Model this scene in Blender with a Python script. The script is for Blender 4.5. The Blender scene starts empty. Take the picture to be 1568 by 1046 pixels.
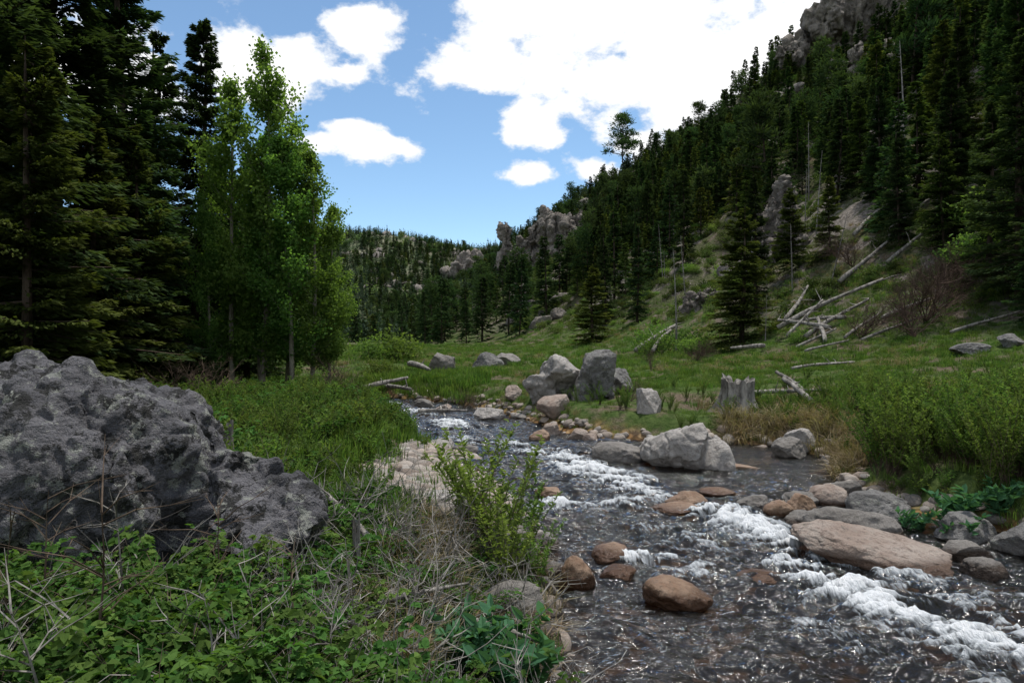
import bpy, bmesh, math
import numpy as np
from mathutils import Vector
R = np.random.default_rng(11)
scene = bpy.context.scene
# ------------------------------------------------------------------ noise
def _hash(i, j, k, s):
    n = (i*np.uint32(374761393) + j*np.uint32(668265263) + k*np.uint32(2246822519) + np.uint32((s*3266489917) & 0xffffffff))
    n = (n ^ (n >> np.uint32(13)))*np.uint32(1274126177)
    n = n ^ (n >> np.uint32(16))
    return n.astype(np.float64)/4294967295.0*2-1
def vnoise(x, y, z, s=0):
    x, y, z = np.broadcast_arrays(np.asarray(x, float), np.asarray(y, float), np.asarray(z, float))
    xf, yf, zf = np.floor(x), np.floor(y), np.floor(z)
    fx, fy, fz = x-xf, y-yf, z-zf
    u, v, w = [f*f*f*(f*(f*6-15)+10) for f in (fx, fy, fz)]
    xi, yi, zi = [a.astype(np.int64).astype(np.uint32) for a in (xf, yf, zf)]
    o = np.uint32(1)
    def L(a, b, t): return a+(b-a)*t
    c = L(L(L(_hash(xi, yi, zi, s), _hash(xi+o, yi, zi, s), u), L(_hash(xi, yi+o, zi, s), _hash(xi+o, yi+o, zi, s), u), v),
          L(L(_hash(xi, yi, zi+o, s), _hash(xi+o, yi, zi+o, s), u), L(_hash(xi, yi+o, zi+o, s), _hash(xi+o, yi+o, zi+o, s), u), v), w)
    return c
def fbm(x, y, z=0.0, sc=1.0, octv=4, s=0, gain=0.5):
    r = 0; a = 1; t = 0
    for o in range(octv):
        r = r + a*vnoise(np.asarray(x)*sc+o*17.3, np.asarray(y)*sc-o*9.1, np.asarray(z)*sc+o*3.7, s+o)
        t += a; a *= gain; sc *= 2.03
    return r/t*1.6
def sstep(a, b, x):
    t = np.clip((x-a)/(b-a), 0, 1); return t*t*(3-2*t)
def splus(x, k): return k*np.logaddexp(0, x/k)
# ------------------------------------------------------------------ river & terrain
LB = np.array([(5, -6), (2.5, -1), (1.2, 2), (.6, 3.5), (.34, 4.4), (.33, 5.3), (.36, 6.1), (.31, 7.0), (.21, 8.3), (-.23, 9.9), (-.85, 10.6), (-1.1, 12.3), (-1.67, 13), (-2.4, 15.6), (-3.3, 18.8), (-4.75, 22.6), (-8, 24.6), (-14, 27.2), (-25, 30), (-45, 35)])
RB = np.array([(16, -6), (12, 0), (9, 4), (7.5, 6), (5.6, 7.5), (5.0, 8.6), (4.8, 9.9), (5.5, 11.7), (5.3, 13.2), (4.6, 13.6), (2.85, 13.9), (1.8, 14.3), (.8, 16.2), (.0, 18.1), (-1.3, 21.1), (-3.0, 23.0), (-4.8, 24.6), (-8, 27), (-14, 29.5), (-25, 32.5), (-45, 38)])
FL = np.array([(8, -6), (5.2, 1), (3.6, 4), (3.1, 5.4), (2.8, 7), (2.2, 9), (1.1, 11), (-.4, 13.8), (-1.6, 16.5), (-3.0, 19.5), (-4.6, 23), (-8, 26), (-14, 28.5), (-25, 31.5), (-45, 36)])
def xl(y): return np.interp(y, LB[:, 1], LB[:, 0])
def xr(y): return np.interp(y, RB[:, 1], RB[:, 0])
POLY = np.vstack([LB, RB[::-1]])
def river_sd(x, y):
    x = np.asarray(x, float); y = np.asarray(y, float)
    d = np.full(x.shape, 50.0)
    m = (np.abs(x) < 60) & (y > -30) & (y < 70)
    px, py = x[m], y[m]
    best = np.full(px.shape, 1e9)
    for i in range(len(POLY)):
        a = POLY[i]; b = POLY[(i+1) % len(POLY)]
        ab = b-a; L2 = ab@ab
        t = np.clip(((px-a[0])*ab[0]+(py-a[1])*ab[1])/L2, 0, 1)
        best = np.minimum(best, (px-a[0]-t*ab[0])**2+(py-a[1]-t*ab[1])**2)
    dd = np.sqrt(best)
    ins = (px > xl(py)) & (px < xr(py)) & (py > -6) & (py < 38)
    d[m] = np.where(ins, -dd, dd)
    return d
def wlev(y):
    y = np.asarray(y, float)
    return .003*np.clip(y-6, 0, 40)+.06*sstep(7.2, 8.6, y)+.08*sstep(10, 12, y)+.03*sstep(15, 18, y)
def barf(x, y): return np.exp(-(((x+1.35)/1.2)**4)-((y-9.8)/2.9)**4)
def height(x, y):
    x = np.asarray(x, float); y = np.asarray(y, float)
    xp = .97*x+.242*y; t = -.242*x+.97*y
    d = river_sd(x, y); wl = wlev(y)
    cx = np.interp(y, FL[:, 1], FL[:, 0])
    left = x < cx
    n1 = fbm(x, y, 0, .45, 4, 3)
    bankL = .58*sstep(-.05, 1.7, d+.25*n1)
    bar = 1-.85*barf(x, y)
    bankR = .45*sstep(0, .8, d+.15*n1)+.12*sstep(.8, 4, d)
    b = np.where(left, bankL*bar, bankR)
    b = wl+b+.012*np.clip(y-15, 0, 80)+.07*n1*np.clip(d, 0, 1)+.22*fbm(x, y, 0, .09, 3, 5)*sstep(1, 8, d)
    b = b+.30*np.exp(-((x-10)/5)**2-((y-19)/4)**2)
    bed = wl-.08-.26*sstep(0, 1.2, -d)+.07*fbm(x, y, 0, 1.8, 3, 9)
    z = np.where(d < 0, np.minimum(bed, wl+.05), b)
    sl = np.interp(t, [130, 350], [.79, .70])
    r = splus(xp-20, 2.5); over = splus(r-80, 6); rc = r-over
    lump = fbm(x, y, 0, 1/28., 4, 21)
    right = sl*rc*(1+.10*lump)+np.clip(rc, 0, 12)/12*(1.6*fbm(x, y, 0, .16, 4, 22)+.5)-.12*over
    r2 = splus(-xp-24, 3); o2 = splus(r2-60, 8)
    leftz = .35*(r2-o2)*(1+.1*lump)
    far = 72*sstep(170, 520, t)*(1+.10*fbm(x, y, 0, 1/120., 4, 31))+3*fbm(x, y, 0, 1/40., 3, 33)*sstep(170, 300, t)-.02*np.clip(t-600, 0, 3000)
    return z+np.maximum(np.maximum(right+leftz, far), 0)
def hz(x, y): return float(height(np.array([x]), np.array([y]))[0])
# ------------------------------------------------------------------ mesh helpers
class MB:
    def __init__(s): s.V = []; s.F = []; s.A = []; s.M = []; s.n = 0
    def add(s, V, F, var=.5, mat=0):
        V = np.asarray(V, float); F = np.asarray(F, int)
        s.V.append(V); s.F.append(F+s.n); s.n += len(V)
        s.A.append(np.broadcast_to(np.asarray(var, float), (len(V),)).copy())
        s.M.append(np.full(len(F), mat))
    def mesh(s, name, mats, smooth=False):
        return qmesh(name, np.vstack(s.V), np.vstack(s.F), np.concatenate(s.A), np.concatenate(s.M), mats, smooth)
def qmesh(name, V, F, A=None, M=None, mats=(), smooth=False, extra=None):
    me = bpy.data.meshes.new(name)
    k = F.shape[1]
    me.vertices.add(len(V)); me.vertices.foreach_set('co', V.astype(np.float32).ravel())
    me.loops.add(F.size); me.loops.foreach_set('vertex_index', F.astype(np.int32).ravel())
    me.polygons.add(len(F)); me.polygons.foreach_set('loop_start', (np.arange(len(F))*k).astype(np.int32))
    if M is not None: me.polygons.foreach_set('material_index', M.astype(np.int32))
    me.polygons.foreach_set('use_smooth', np.full(len(F), smooth))
    me.update(calc_edges=True)
    if A is not None:
        at = me.attributes.new('var', 'FLOAT', 'POINT'); at.data.foreach_set('value', A.astype(np.float32))
    if extra:
        for kx, ar in extra.items():
            at = me.attributes.new(kx, 'FLOAT', 'POINT'); at.data.foreach_set('value', np.asarray(ar, np.float32))
    for m in mats: me.materials.append(m)
    return me
def put(name, me, loc=(0, 0, 0), rot=0, sc=1, tilt=(0, 0)):
    o = bpy.data.objects.new(name, me); scene.collection.objects.link(o)
    o.location = loc; o.rotation_euler = (tilt[0], tilt[1], rot); o.scale = (sc,)*3 if np.isscalar(sc) else sc
    return o
def nrm(v): return v/np.maximum(np.linalg.norm(v, axis=-1, keepdims=True), 1e-9)
def cards(mb, P, D, N, L, W, var, mat=0):
    n = len(P); D = nrm(D); S = nrm(np.cross(D, N)); L = L[:, None]; W = W[:, None]
    Nn = np.cross(S, D)
    V = np.stack([P, P+D*L*.45+S*W*.5-Nn*W*.1, P+D*L, P+D*L*.45-S*W*.5-Nn*W*.1], 1).reshape(-1, 3)
    mb.add(V, np.arange(4*n).reshape(-1, 4), np.repeat(np.broadcast_to(var, (n,)), 4), mat)
def leaves(mb, P, D, N, L, W, var, mat=0):
    n = len(P); D = nrm(D); S = nrm(np.cross(D, N)); U = np.cross(S, D); L = L[:, None]; W = W[:, None]
    V = np.stack([P, P+D*L*.28+S*W*.5+U*W*.18, P+D*L*.68+S*W*.38+U*W*.1-U*L*.05, P+D*L-U*L*.18,
                  P+D*L*.68-S*W*.38+U*W*.1-U*L*.05, P+D*L*.28-S*W*.5+U*W*.18], 1).reshape(-1, 3)
    b = np.arange(n)[:, None]*6
    F = np.vstack([b+np.array([[0, 1, 2, 3]]), b+np.array([[0, 3, 4, 5]])])
    mb.add(V, F, np.repeat(np.broadcast_to(var, (n,)), 6), mat)
def tube(mb, pts, rad, sides=6, var=.5, mat=0, rough=0, seed=0):
    pts = np.asarray(pts, float); n = len(pts); rad = np.broadcast_to(np.asarray(rad, float), (n,))
    T = nrm(np.gradient(pts, axis=0)); ref = np.array([0, 0, 1.]) if abs(T[0, 2]) < .9 else np.array([1., 0, 0])
    A = nrm(np.cross(T, ref)); B = np.cross(T, A)
    a = np.arange(sides)/sides*2*np.pi
    rr = rad[:, None]*np.ones(sides)
    if rough: rr = rr*(1+rough*fbm(np.cos(a)[None]*1.5+0*rr, np.sin(a)[None]*1.5+0*rr, np.arange(n)[:, None]*.35+0*rr, 1.3, 3, seed))
    V = (pts[:, None]+rr[..., None]*(np.cos(a)[None, :, None]*A[:, None]+np.sin(a)[None, :, None]*B[:, None])).reshape(-1, 3)
    i = np.arange(n-1)[:, None]*sides; j = np.arange(sides)[None]; j2 = (j+1) % sides
    F = np.stack([i+j, i+j2, i+j2+sides, i+j+sides], -1).reshape(-1, 4)
    mb.add(V, F, var, mat)
def icos(sub):
    bm = bmesh.new(); bmesh.ops.create_icosphere(bm, subdivisions=sub, radius=1)
    V = np.array([v.co[:] for v in bm.verts]); F = np.array([[v.index for v in f.verts] for f in bm.faces]); bm.free(); return V, F
ICO = {k: icos(k) for k in (3, 4, 5, 6)}
def rockshape(sub, size, seed, cuts=12, dmin=.55, dmax=.88, amp=.05, rot=0., round_=.0):
    g = np.random.default_rng(seed); V, F = ICO[sub]; V = V.copy()
    for i in range(cuts):
        n = g.normal(size=3); n /= np.linalg.norm(n); d = g.uniform(dmin, dmax)
        e = V@n-d; e = np.where(e > 0, e, 0); V = V-e[:, None]*n*(.97-round_)
    U = nrm(V)
    V = V+U*(amp*1.2*fbm(U[:, 0], U[:, 1], U[:, 2], 1.7, 3, seed)+amp*.6*fbm(V[:, 0], V[:, 1], V[:, 2], 6, 4, seed+5))[:, None]
    V = V*np.array(size)/.85
    c, s = math.cos(rot), math.sin(rot); V = V@np.array([[c, s, 0], [-s, c, 0], [0, 0, 1]])
    return V, F
# ------------------------------------------------------------------ materials
def newmat(name):
    m = bpy.data.materials.new(name); m.use_nodes = True; nt = m.node_tree; nt.nodes.clear()
    out = nt.nodes.new('ShaderNodeOutputMaterial'); return m, nt, out
def N(nt, t, **k):
    n = nt.nodes.new(t)
    for a, b in k.items():
        setattr(n, a, b)
    return n
def lk(nt, a, b): nt.links.new(a, b)
def math_(nt, op, a, b=None, c=None, clamp=False):
    n = nt.nodes.new('ShaderNodeMath'); n.operation = op; n.use_clamp = clamp
    for i, v in enumerate((a, b, c)):
        if v is None: continue
        if isinstance(v, (int, float)): n.inputs[i].default_value = v
        else: nt.links.new(v, n.inputs[i])
    return n.outputs[0]
def mixc(nt, f, a, b, bt='MIX'):
    n = nt.nodes.new('ShaderNodeMix'); n.data_type = 'RGBA'; n.blend_type = bt
    for i, v in ((0, f), (6, a), (7, b)):
        if isinstance(v, (int, float)): n.inputs[i].default_value = v
        elif isinstance(v, tuple): n.inputs[i].default_value = (*v, 1) if len(v) == 3 else v
        else: nt.links.new(v, n.inputs[i])
    return n.outputs[2]
def ramp(nt, f, a, b):
    n = nt.nodes.new('ShaderNodeMapRange'); n.interpolation_type = 'SMOOTHSTEP'
    n.inputs[1].default_value = a; n.inputs[2].default_value = b; nt.links.new(f, n.inputs[0]); return n.outputs[0]
def noise(nt, vec, sc, det=4, rough=.55, dist=0):
    n = N(nt, 'ShaderNodeTexNoise'); n.inputs['Scale'].default_value = sc; n.inputs['Detail'].default_value = det
    n.inputs['Roughness'].default_value = rough; n.inputs['Distortion'].default_value = dist
    if vec is not None: nt.links.new(vec, n.inputs['Vector'])
    return n.outputs['Fac']
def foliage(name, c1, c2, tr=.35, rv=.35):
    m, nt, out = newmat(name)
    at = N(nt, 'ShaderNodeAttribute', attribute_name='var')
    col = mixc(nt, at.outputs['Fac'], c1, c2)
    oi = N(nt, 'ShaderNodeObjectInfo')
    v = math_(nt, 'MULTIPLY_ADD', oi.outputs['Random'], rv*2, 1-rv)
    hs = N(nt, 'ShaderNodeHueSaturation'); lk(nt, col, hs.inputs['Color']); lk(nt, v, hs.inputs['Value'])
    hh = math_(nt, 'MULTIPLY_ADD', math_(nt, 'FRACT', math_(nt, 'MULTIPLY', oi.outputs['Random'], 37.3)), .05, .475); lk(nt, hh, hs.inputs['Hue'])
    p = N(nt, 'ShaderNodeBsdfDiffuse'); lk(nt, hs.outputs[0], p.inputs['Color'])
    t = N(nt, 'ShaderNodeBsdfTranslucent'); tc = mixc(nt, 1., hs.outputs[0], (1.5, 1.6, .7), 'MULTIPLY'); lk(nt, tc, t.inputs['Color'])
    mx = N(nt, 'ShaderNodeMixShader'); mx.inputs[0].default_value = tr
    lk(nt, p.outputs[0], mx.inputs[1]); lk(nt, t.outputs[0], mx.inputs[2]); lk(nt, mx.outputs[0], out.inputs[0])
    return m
def bark(name, c1, c2, sc=6):
    m, nt, out = newmat(name)
    tc = N(nt, 'ShaderNodeTexCoord'); mp = N(nt, 'ShaderNodeMapping'); mp.inputs['Scale'].default_value = (1, 1, .35); lk(nt, tc.outputs['Object'], mp.inputs[0])
    n = noise(nt, mp.outputs[0], sc, 4, .7)
    f = ramp(nt, n, .35, .65); col = mixc(nt, f, c1, c2)
    p = N(nt, 'ShaderNodeBsdfDiffuse'); lk(nt, col, p.inputs['Color'])
    lk(nt, p.outputs[0], out.inputs[0]); return m
def stone(name, c1, c2, dark, lichen=.3, sc=1., rough=.85, perobj=False, bump=.05, wet=False, lth=.56, light=(.25, .26, .22), lth2=None):
    m, nt, out = newmat(name); lth2 = lth2 or lth+.02
    tc = N(nt, 'ShaderNodeTexCoord'); o = tc.outputs['Object']
    n1 = noise(nt, o, 1.6*sc, 3, .6); n2 = noise(nt, o, 9*sc, 5, .7); n3 = noise(nt, o, 40*sc, 3, .7)
    c = mixc(nt, ramp(nt, n1, .35, .65), c1, c2)
    c = mixc(nt, math_(nt, 'MULTIPLY', ramp(nt, n2, .5, .68), .75), c, dark)
    c = mixc(nt, math_(nt, 'MULTIPLY', ramp(nt, n3, .52, .7), .35), c, tuple(x*1.5 for x in c1))
    if lichen > 0:
        n4 = noise(nt, o, 3.3*sc, 7, .75)
        c = mixc(nt, math_(nt, 'MULTIPLY', ramp(nt, n4, lth, lth+.05), lichen), c, (.022, .022, .02))
        mp = N(nt, 'ShaderNodeMapping'); mp.inputs['Location'].default_value = (7, 3, 1); lk(nt, o, mp.inputs[0])
        n5 = noise(nt, mp.outputs[0], 5.1*sc, 6, .75)
        c = mixc(nt, math_(nt, 'MULTIPLY', ramp(nt, n5, lth2, lth2+.05), lichen*.8), c, light)
    if perobj:
        oi = N(nt, 'ShaderNodeObjectInfo')
        c = mixc(nt, math_(nt, 'MULTIPLY', math_(nt, 'FRACT', math_(nt, 'MULTIPLY', oi.outputs['Random'], 13.7)), .5), c, mixc(nt, 1., c, (1.05, .78, .6), 'MULTIPLY'))
        hs = N(nt, 'ShaderNodeHueSaturation'); lk(nt, c, hs.inputs['Color']); lk(nt, math_(nt, 'MULTIPLY_ADD', oi.outputs['Random'], .8, .6), hs.inputs['Value']); c = hs.outputs[0]
    p = N(nt, 'ShaderNodeBsdfPrincipled'); p.inputs['Roughness'].default_value = rough; p.inputs['Specular IOR Level'].default_value = .3
    if wet:
        g = N(nt, 'ShaderNodeNewGeometry'); sx = N(nt, 'ShaderNodeSeparateXYZ'); lk(nt, g.outputs['Position'], sx.inputs[0])
        wv = math_(nt, 'ADD', sx.outputs[2], math_(nt, 'MULTIPLY', n2, .06)); f = ramp(nt, wv, .13, .2)
        c = mixc(nt, f, mixc(nt, 1., c, (.35, .28, .24), 'MULTIPLY'), c)
        lk(nt, math_(nt, 'MULTIPLY_ADD', f, rough-.2, .2), p.inputs['Roughness'])
    lk(nt, c, p.inputs['Base Color'])
    hh = math_(nt, 'ADD', n2, math_(nt, 'MULTIPLY', n3, .35))
    b = N(nt, 'ShaderNodeBump'); b.inputs['Strength'].default_value = 1; b.inputs['Distance'].default_value = bump; lk(nt, hh, b.inputs['Height']); lk(nt, b.outputs[0], p.inputs['Normal'])
    lk(nt, p.outputs[0], out.inputs[0]); return m
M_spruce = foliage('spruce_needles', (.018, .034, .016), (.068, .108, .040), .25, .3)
M_spruceY = foliage('yellow_green_fir_needles', (.036, .058, .016), (.14, .172, .046), .25, .25)  # the firs' own yellow-green needle colour
M_far = foliage('hazed_distant_needles', (.036, .058, .040), (.09, .125, .075), .1, .35)  # aerial haze painted in: far needles lightened and tinted blue
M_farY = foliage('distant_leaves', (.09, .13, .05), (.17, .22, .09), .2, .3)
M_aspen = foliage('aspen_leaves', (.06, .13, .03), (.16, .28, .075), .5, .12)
M_rasp = foliage('raspberry_leaves', (.03, .072, .018), (.10, .18, .045), .35, .35)
M_willow = foliage('willow_leaves', (.05, .092, .022), (.13, .19, .055), .4, .3)
M_bright = foliage('young_willow_leaves', (.08, .14, .035), (.19, .27, .08), .45, .1)
M_scrub = foliage('hillside_scrub', (.036, .056, .018), (.10, .135, .045), .25, .45)
M_blue = foliage('bluebell_leaves', (.04, .11, .05), (.09, .20, .09), .3, .2)
M_grass = foliage('green_grass_blades', (.045, .09, .02), (.12, .19, .048), .4, .35)
M_grass2 = foliage('pale_grass_blades', (.085, .125, .045), (.19, .25, .10), .4, .3)
M_dry = foliage('dry_grass_blades', (.14, .11, .065), (.32, .26, .17), .25, .25)
M_bark = bark('conifer_bark', (.035, .027, .022), (.09, .07, .055))
M_abark = bark('aspen_bark', (.14, .13, .10), (.28, .27, .21))
M_dead = bark('weathered_wood', (.10, .09, .082), (.32, .30, .27), 9)
M_twig = bark('twig_bark', (.06, .045, .035), (.16, .12, .09))
M_redtwig = bark('red_twig_bark', (.06, .042, .034), (.14, .10, .08))
M_grey = stone('grey_lichen_stone', (.082, .081, .087), (.165, .16, .17), (.045, .043, .046), .95, 1.3, bump=.10, lth=.52, light=(.30, .31, .27), lth2=.545)
M_gray2 = stone('grey_meadow_stone', (.14, .135, .13), (.24, .23, .22), (.08, .075, .07), .6, 1.4, bump=.06, lth=.53)
M_pale = stone('pale_granite', (.30, .28, .26), (.42, .39, .36), (.18, .155, .14), .35, 1.6, bump=.05)
M_pink = stone('pink_granite', (.28, .215, .175), (.38, .32, .275), (.15, .105, .085), .3, 2, bump=.045, wet=True)
M_red = stone('wet_red_stone', (.19, .115, .07), (.27, .185, .125), (.085, .058, .04), .0, 3, rough=.45, bump=.02, wet=True)
M_mid = stone('creek_stone', (.18, .165, .148), (.26, .24, .22), (.09, .08, .07), .3, 2.5, bump=.04, wet=True)
M_cob = stone('cobble_stone', (.22, .20, .18), (.34, .315, .285), (.14, .12, .105), 0, 5, perobj=True, bump=.008)
M_cliff = stone('cliff_rock', (.19, .165, .145), (.34, .30, .26), (.08, .068, .058), .45, .35, bump=.5, lth=.55)
def ground_mat():
    m, nt, out = newmat('meadow_and_hillside_ground')
    g = N(nt, 'ShaderNodeNewGeometry'); P = g.outputs['Position']
    A = {k: N(nt, 'ShaderNodeAttribute', attribute_name=k).outputs['Fac'] for k in ('bed', 'rock', 'farh')}
    n1 = noise(nt, P, .8, 4, .6); n2 = noise(nt, P, 6, 5, .7); n3 = noise(nt, P, .12, 3, .6); n4 = noise(nt, P, 30, 2, .7)
    grass = mixc(nt, ramp(nt, n2, .35, .65), (.038, .062, .018), (.075, .105, .035))
    grass = mixc(nt, A['rock'], grass, mixc(nt, ramp(nt, n2, .35, .65), (.035, .045, .018), (.10, .10, .058)))
    soil = mixc(nt, ramp(nt, n4, .35, .65), (.06, .045, .032), (.16, .13, .095))
    c = mixc(nt, ramp(nt, n1, .48, .62), grass, soil)
    rk = mixc(nt, ramp(nt, n2, .35, .7), (.08, .07, .06), (.25, .22, .19))
    f = math_(nt, 'MULTIPLY', A['rock'], ramp(nt, math_(nt, 'ADD', math_(nt, 'MULTIPLY', n1, .6), math_(nt, 'MULTIPLY', n3, .5)), .54, .62))
    c = mixc(nt, f, c, rk)
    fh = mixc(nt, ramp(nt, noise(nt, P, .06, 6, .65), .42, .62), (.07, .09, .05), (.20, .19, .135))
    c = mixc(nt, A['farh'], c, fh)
    v = N(nt, 'ShaderNodeTexVoronoi'); v.inputs['Scale'].default_value = 7; v.inputs['Randomness'].default_value = 1; lk(nt, P, v.inputs['Vector'])
    sx = N(nt, 'ShaderNodeSeparateColor'); lk(nt, v.outputs['Color'], sx.inputs[0])
    pb = mixc(nt, sx.outputs[0], (.20, .11, .045), (.38, .26, .14)); pb = mixc(nt, ramp(nt, v.outputs['Distance'], .3, .75), pb, (.06, .035, .018))
    c = mixc(nt, A['bed'], c, pb)
    p = N(nt, 'ShaderNodeBsdfDiffuse'); lk(nt, c, p.inputs['Color'])
    b = N(nt, 'ShaderNodeBump'); b.inputs['Strength'].default_value = .7; b.inputs['Distance'].default_value = .08
    lk(nt, n2, b.inputs['Height']); lk(nt, b.outputs[0], p.inputs['Normal'])
    lk(nt, p.outputs[0], out.inputs[0]); return m
def grid_faces(nr, nc):
    i = np.arange(nr-1)[:, None]*nc; j = np.arange(nc-1)[None]
    return np.stack([i+j, i+j+1, i+j+1+nc, i+j+nc], -1).reshape(-1, 4)
n = 720
u = np.linspace(-1, 1, n); ax = 5*np.sinh(u*6.2)
gx, gy = np.meshgrid(ax, 9+ax)
X, Y = gx.ravel(), gy.ravel(); Z = height(X, Y)
d = river_sd(X, Y); xp = .97*X+.242*Y; tt = -.242*X+.97*Y
me = qmesh('ground', np.stack([X, Y, Z], 1), grid_faces(n, n), mats=[ground_mat()], smooth=True,
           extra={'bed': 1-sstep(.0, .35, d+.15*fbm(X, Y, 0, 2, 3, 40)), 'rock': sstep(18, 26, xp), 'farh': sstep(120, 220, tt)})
put('ground', me)
# ------------------------------------------------------------------ water
FOAM = [(.9, 11.9, 1.0, .5, 1.1), (1.25, 11.0, 1.0, .6, 1.2), (1.6, 10.1, .8, .5, 1.1), (2.0, 9.4, .7, .4, .8), (.3, 12.6, .7, .4, .8), (.75, 8.7, .25, .85, 1.0), (1.5, 8.9, .5, .5, .7),
        (2.45, 8.4, .45, .42, 1.4), (2.75, 7.85, .6, .40, 1.35), (2.95, 7.25, .6, .36, 1.2), (2.75, 6.5, .5, .36, 1.0), (2.85, 6.05, .45, .42, 1.3), (3.0, 5.6, .45, .38, 1.1), (3.2, 5.2, .5, .38, 1.05), (3.35, 6.6, .5, .25, .7),
        (3.45, 4.7, .6, .42, 1.0), (3.9, 4.9, .7, .38, .9), (2.5, 4.7, .4, .25, .5), (3.0, 4.2, .4, .25, .6), (1.25, 6.75, .18, .4, 1.1), (1.0, 6.95, .2, .2, .8), (1.75, 6.4, .3, .4, .6), (-1.5, 16.4, 1.1, .5, .9), (-2.6, 19, 1.3, .5, .85), (-1.0, 14, .8, .5, .85), (0, 13.4, .7, .5, .8), (-3.9, 21.5, 1.2, .5, .8), (3.7, 6.0, .9, .4, .65), (4.3, 5.2, .7, .35, .6), (2.3, 5.3, .6, .3, .5), (1.9, 7.4, 1.0, .5, .5)]
ys = np.concatenate([np.linspace(-5, 2.95, 40), np.geomspace(3, 36, 700)]); nc = 260
ss = np.linspace(0, 1, nc)
wx = (xl(ys)-.7)[:, None]+((xr(ys)-xl(ys))+1.4)[:, None]*ss[None]; wy = np.repeat(ys[:, None], nc, 1)
fx = np.interp(ys, FL[:, 1], FL[:, 0]); dy = np.gradient(ys); arc = np.cumsum(np.hypot(np.gradient(fx), dy))
U = wx-fx[:, None]; Vv = np.repeat(arc[:, None], nc, 1)
sl_ = np.gradient(fx)/dy
th = np.arctan(sl_)[:, None]; U = U*np.cos(th)
foam = np.zeros_like(wx)
for (cx, cy, la, lb, st) in FOAM:
    k = float(np.interp(cy, ys, sl_)); tx, ty = k/math.hypot(1, k), 1/math.hypot(1, k)
    a = (wx-cx)*tx+(wy-cy)*ty; b = (wx-cx)*ty-(wy-cy)*tx
    foam = np.maximum(foam, st*np.exp(-(a/la)**2-(b/lb)**2))
calm = sstep(2.0, 3.2, U)*sstep(9, 11, wy)
w1 = fbm(U, Vv, 0, 1.6, 3, 60); w2 = 1-np.abs(fbm(U*1.3+w1*.3, Vv*2.0, 0, 2.0, 4, 61))
w3 = fbm(U*1.0, Vv*2.0, 1.7, 5.0, 4, 62, .65)
wz = wlev(wy)+(.05*w1+.11*(w2-.65)*(.45+.9*foam)+.022*w3*(1+2.0*foam))*(1-.85*calm)+.05*foam
wd = river_sd(wx.ravel(), wy.ravel()).reshape(wx.shape)
wz = np.where(wd > -.05, np.minimum(wz, wlev(wy)+.02), wz)
crest = sstep(-.05, .25, (w2-.7)+.5*w3)
foam = foam*(.55+.7*crest+.4*w1)+.18*crest*(1-calm)
def water_mat():
    m, nt, out = newmat('rushing_creek_water')
    at = N(nt, 'ShaderNodeAttribute', attribute_name='foam').outputs['Fac']
    fu = N(nt, 'ShaderNodeAttribute', attribute_name='fu').outputs['Fac']; fv = N(nt, 'ShaderNodeAttribute', attribute_name='fv').outputs['Fac']
    cb = N(nt, 'ShaderNodeCombineXYZ'); lk(nt, fu, cb.inputs[0]); lk(nt, math_(nt, 'MULTIPLY', fv, .38), cb.inputs[1])
    cb2 = N(nt, 'ShaderNodeCombineXYZ'); lk(nt, fu, cb2.inputs[0]); lk(nt, math_(nt, 'MULTIPLY', fv, 1.7), cb2.inputs[1])
    n1 = noise(nt, cb.outputs[0], 9, 6, .75, 1.0); n2 = noise(nt, cb.outputs[0], 38, 4, .7)
    v = math_(nt, 'ADD', math_(nt, 'MULTIPLY', at, .66), math_(nt, 'MULTIPLY', n1, 1.5)); v = math_(nt, 'ADD', v, math_(nt, 'MULTIPLY', n2, .65))
    f = math_(nt, 'MULTIPLY', ramp(nt, v, 1.36, 1.82), .93)
    r1 = noise(nt, cb2.outputs[0], 5, 3, .6, .5); r2 = noise(nt, cb2.outputs[0], 16, 3, .6)
    b = N(nt, 'ShaderNodeBump'); b.inputs['Strength'].default_value = 1; b.inputs['Distance'].default_value = .05
    lk(nt, math_(nt, 'ADD', r1, math_(nt, 'MULTIPLY', r2, .35)), b.inputs['Height'])
    fr = N(nt, 'ShaderNodeFresnel'); fr.inputs[0].default_value = 1.40; lk(nt, b.outputs[0], fr.inputs['Normal'])
    tr = N(nt, 'ShaderNodeBsdfTransparent'); tr.inputs[0].default_value = (.52, .42, .30, 1)
    df = N(nt, 'ShaderNodeBsdfDiffuse'); df.inputs[0].default_value = (.020, .020, .018, 1)
    mb_ = N(nt, 'ShaderNodeMixShader'); mb_.inputs[0].default_value = .42; lk(nt, tr.outputs[0], mb_.inputs[1]); lk(nt, df.outputs[0], mb_.inputs[2])
    gl = N(nt, 'ShaderNodeBsdfGlossy'); gl.inputs['Roughness'].default_value = .09; lk(nt, b.outputs[0], gl.inputs['Normal'])
    m1 = N(nt, 'ShaderNodeMixShader'); lk(nt, fr.outputs[0], m1.inputs[0]); lk(nt, mb_.outputs[0], m1.inputs[1]); lk(nt, gl.outputs[0], m1.inputs[2])
    fo = N(nt, 'ShaderNodeBsdfDiffuse'); lk(nt, mixc(nt, ramp(nt, v, 1.5, 2.1), (.36, .39, .41), (.76, .78, .80)), fo.inputs[0])
    b2 = N(nt, 'ShaderNodeBump'); b2.inputs['Distance'].default_value = .05; lk(nt, n2, b2.inputs['Height']); lk(nt, b2.outputs[0], fo.inputs['Normal'])
    m2 = N(nt, 'ShaderNodeMixShader'); lk(nt, f, m2.inputs[0]); lk(nt, m1.outputs[0], m2.inputs[1]); lk(nt, fo.outputs[0], m2.inputs[2])
    lk(nt, m2.outputs[0], out.inputs[0]); return m
Vw = np.stack([wx.ravel(), wy.ravel(), wz.ravel()], 1)
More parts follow.
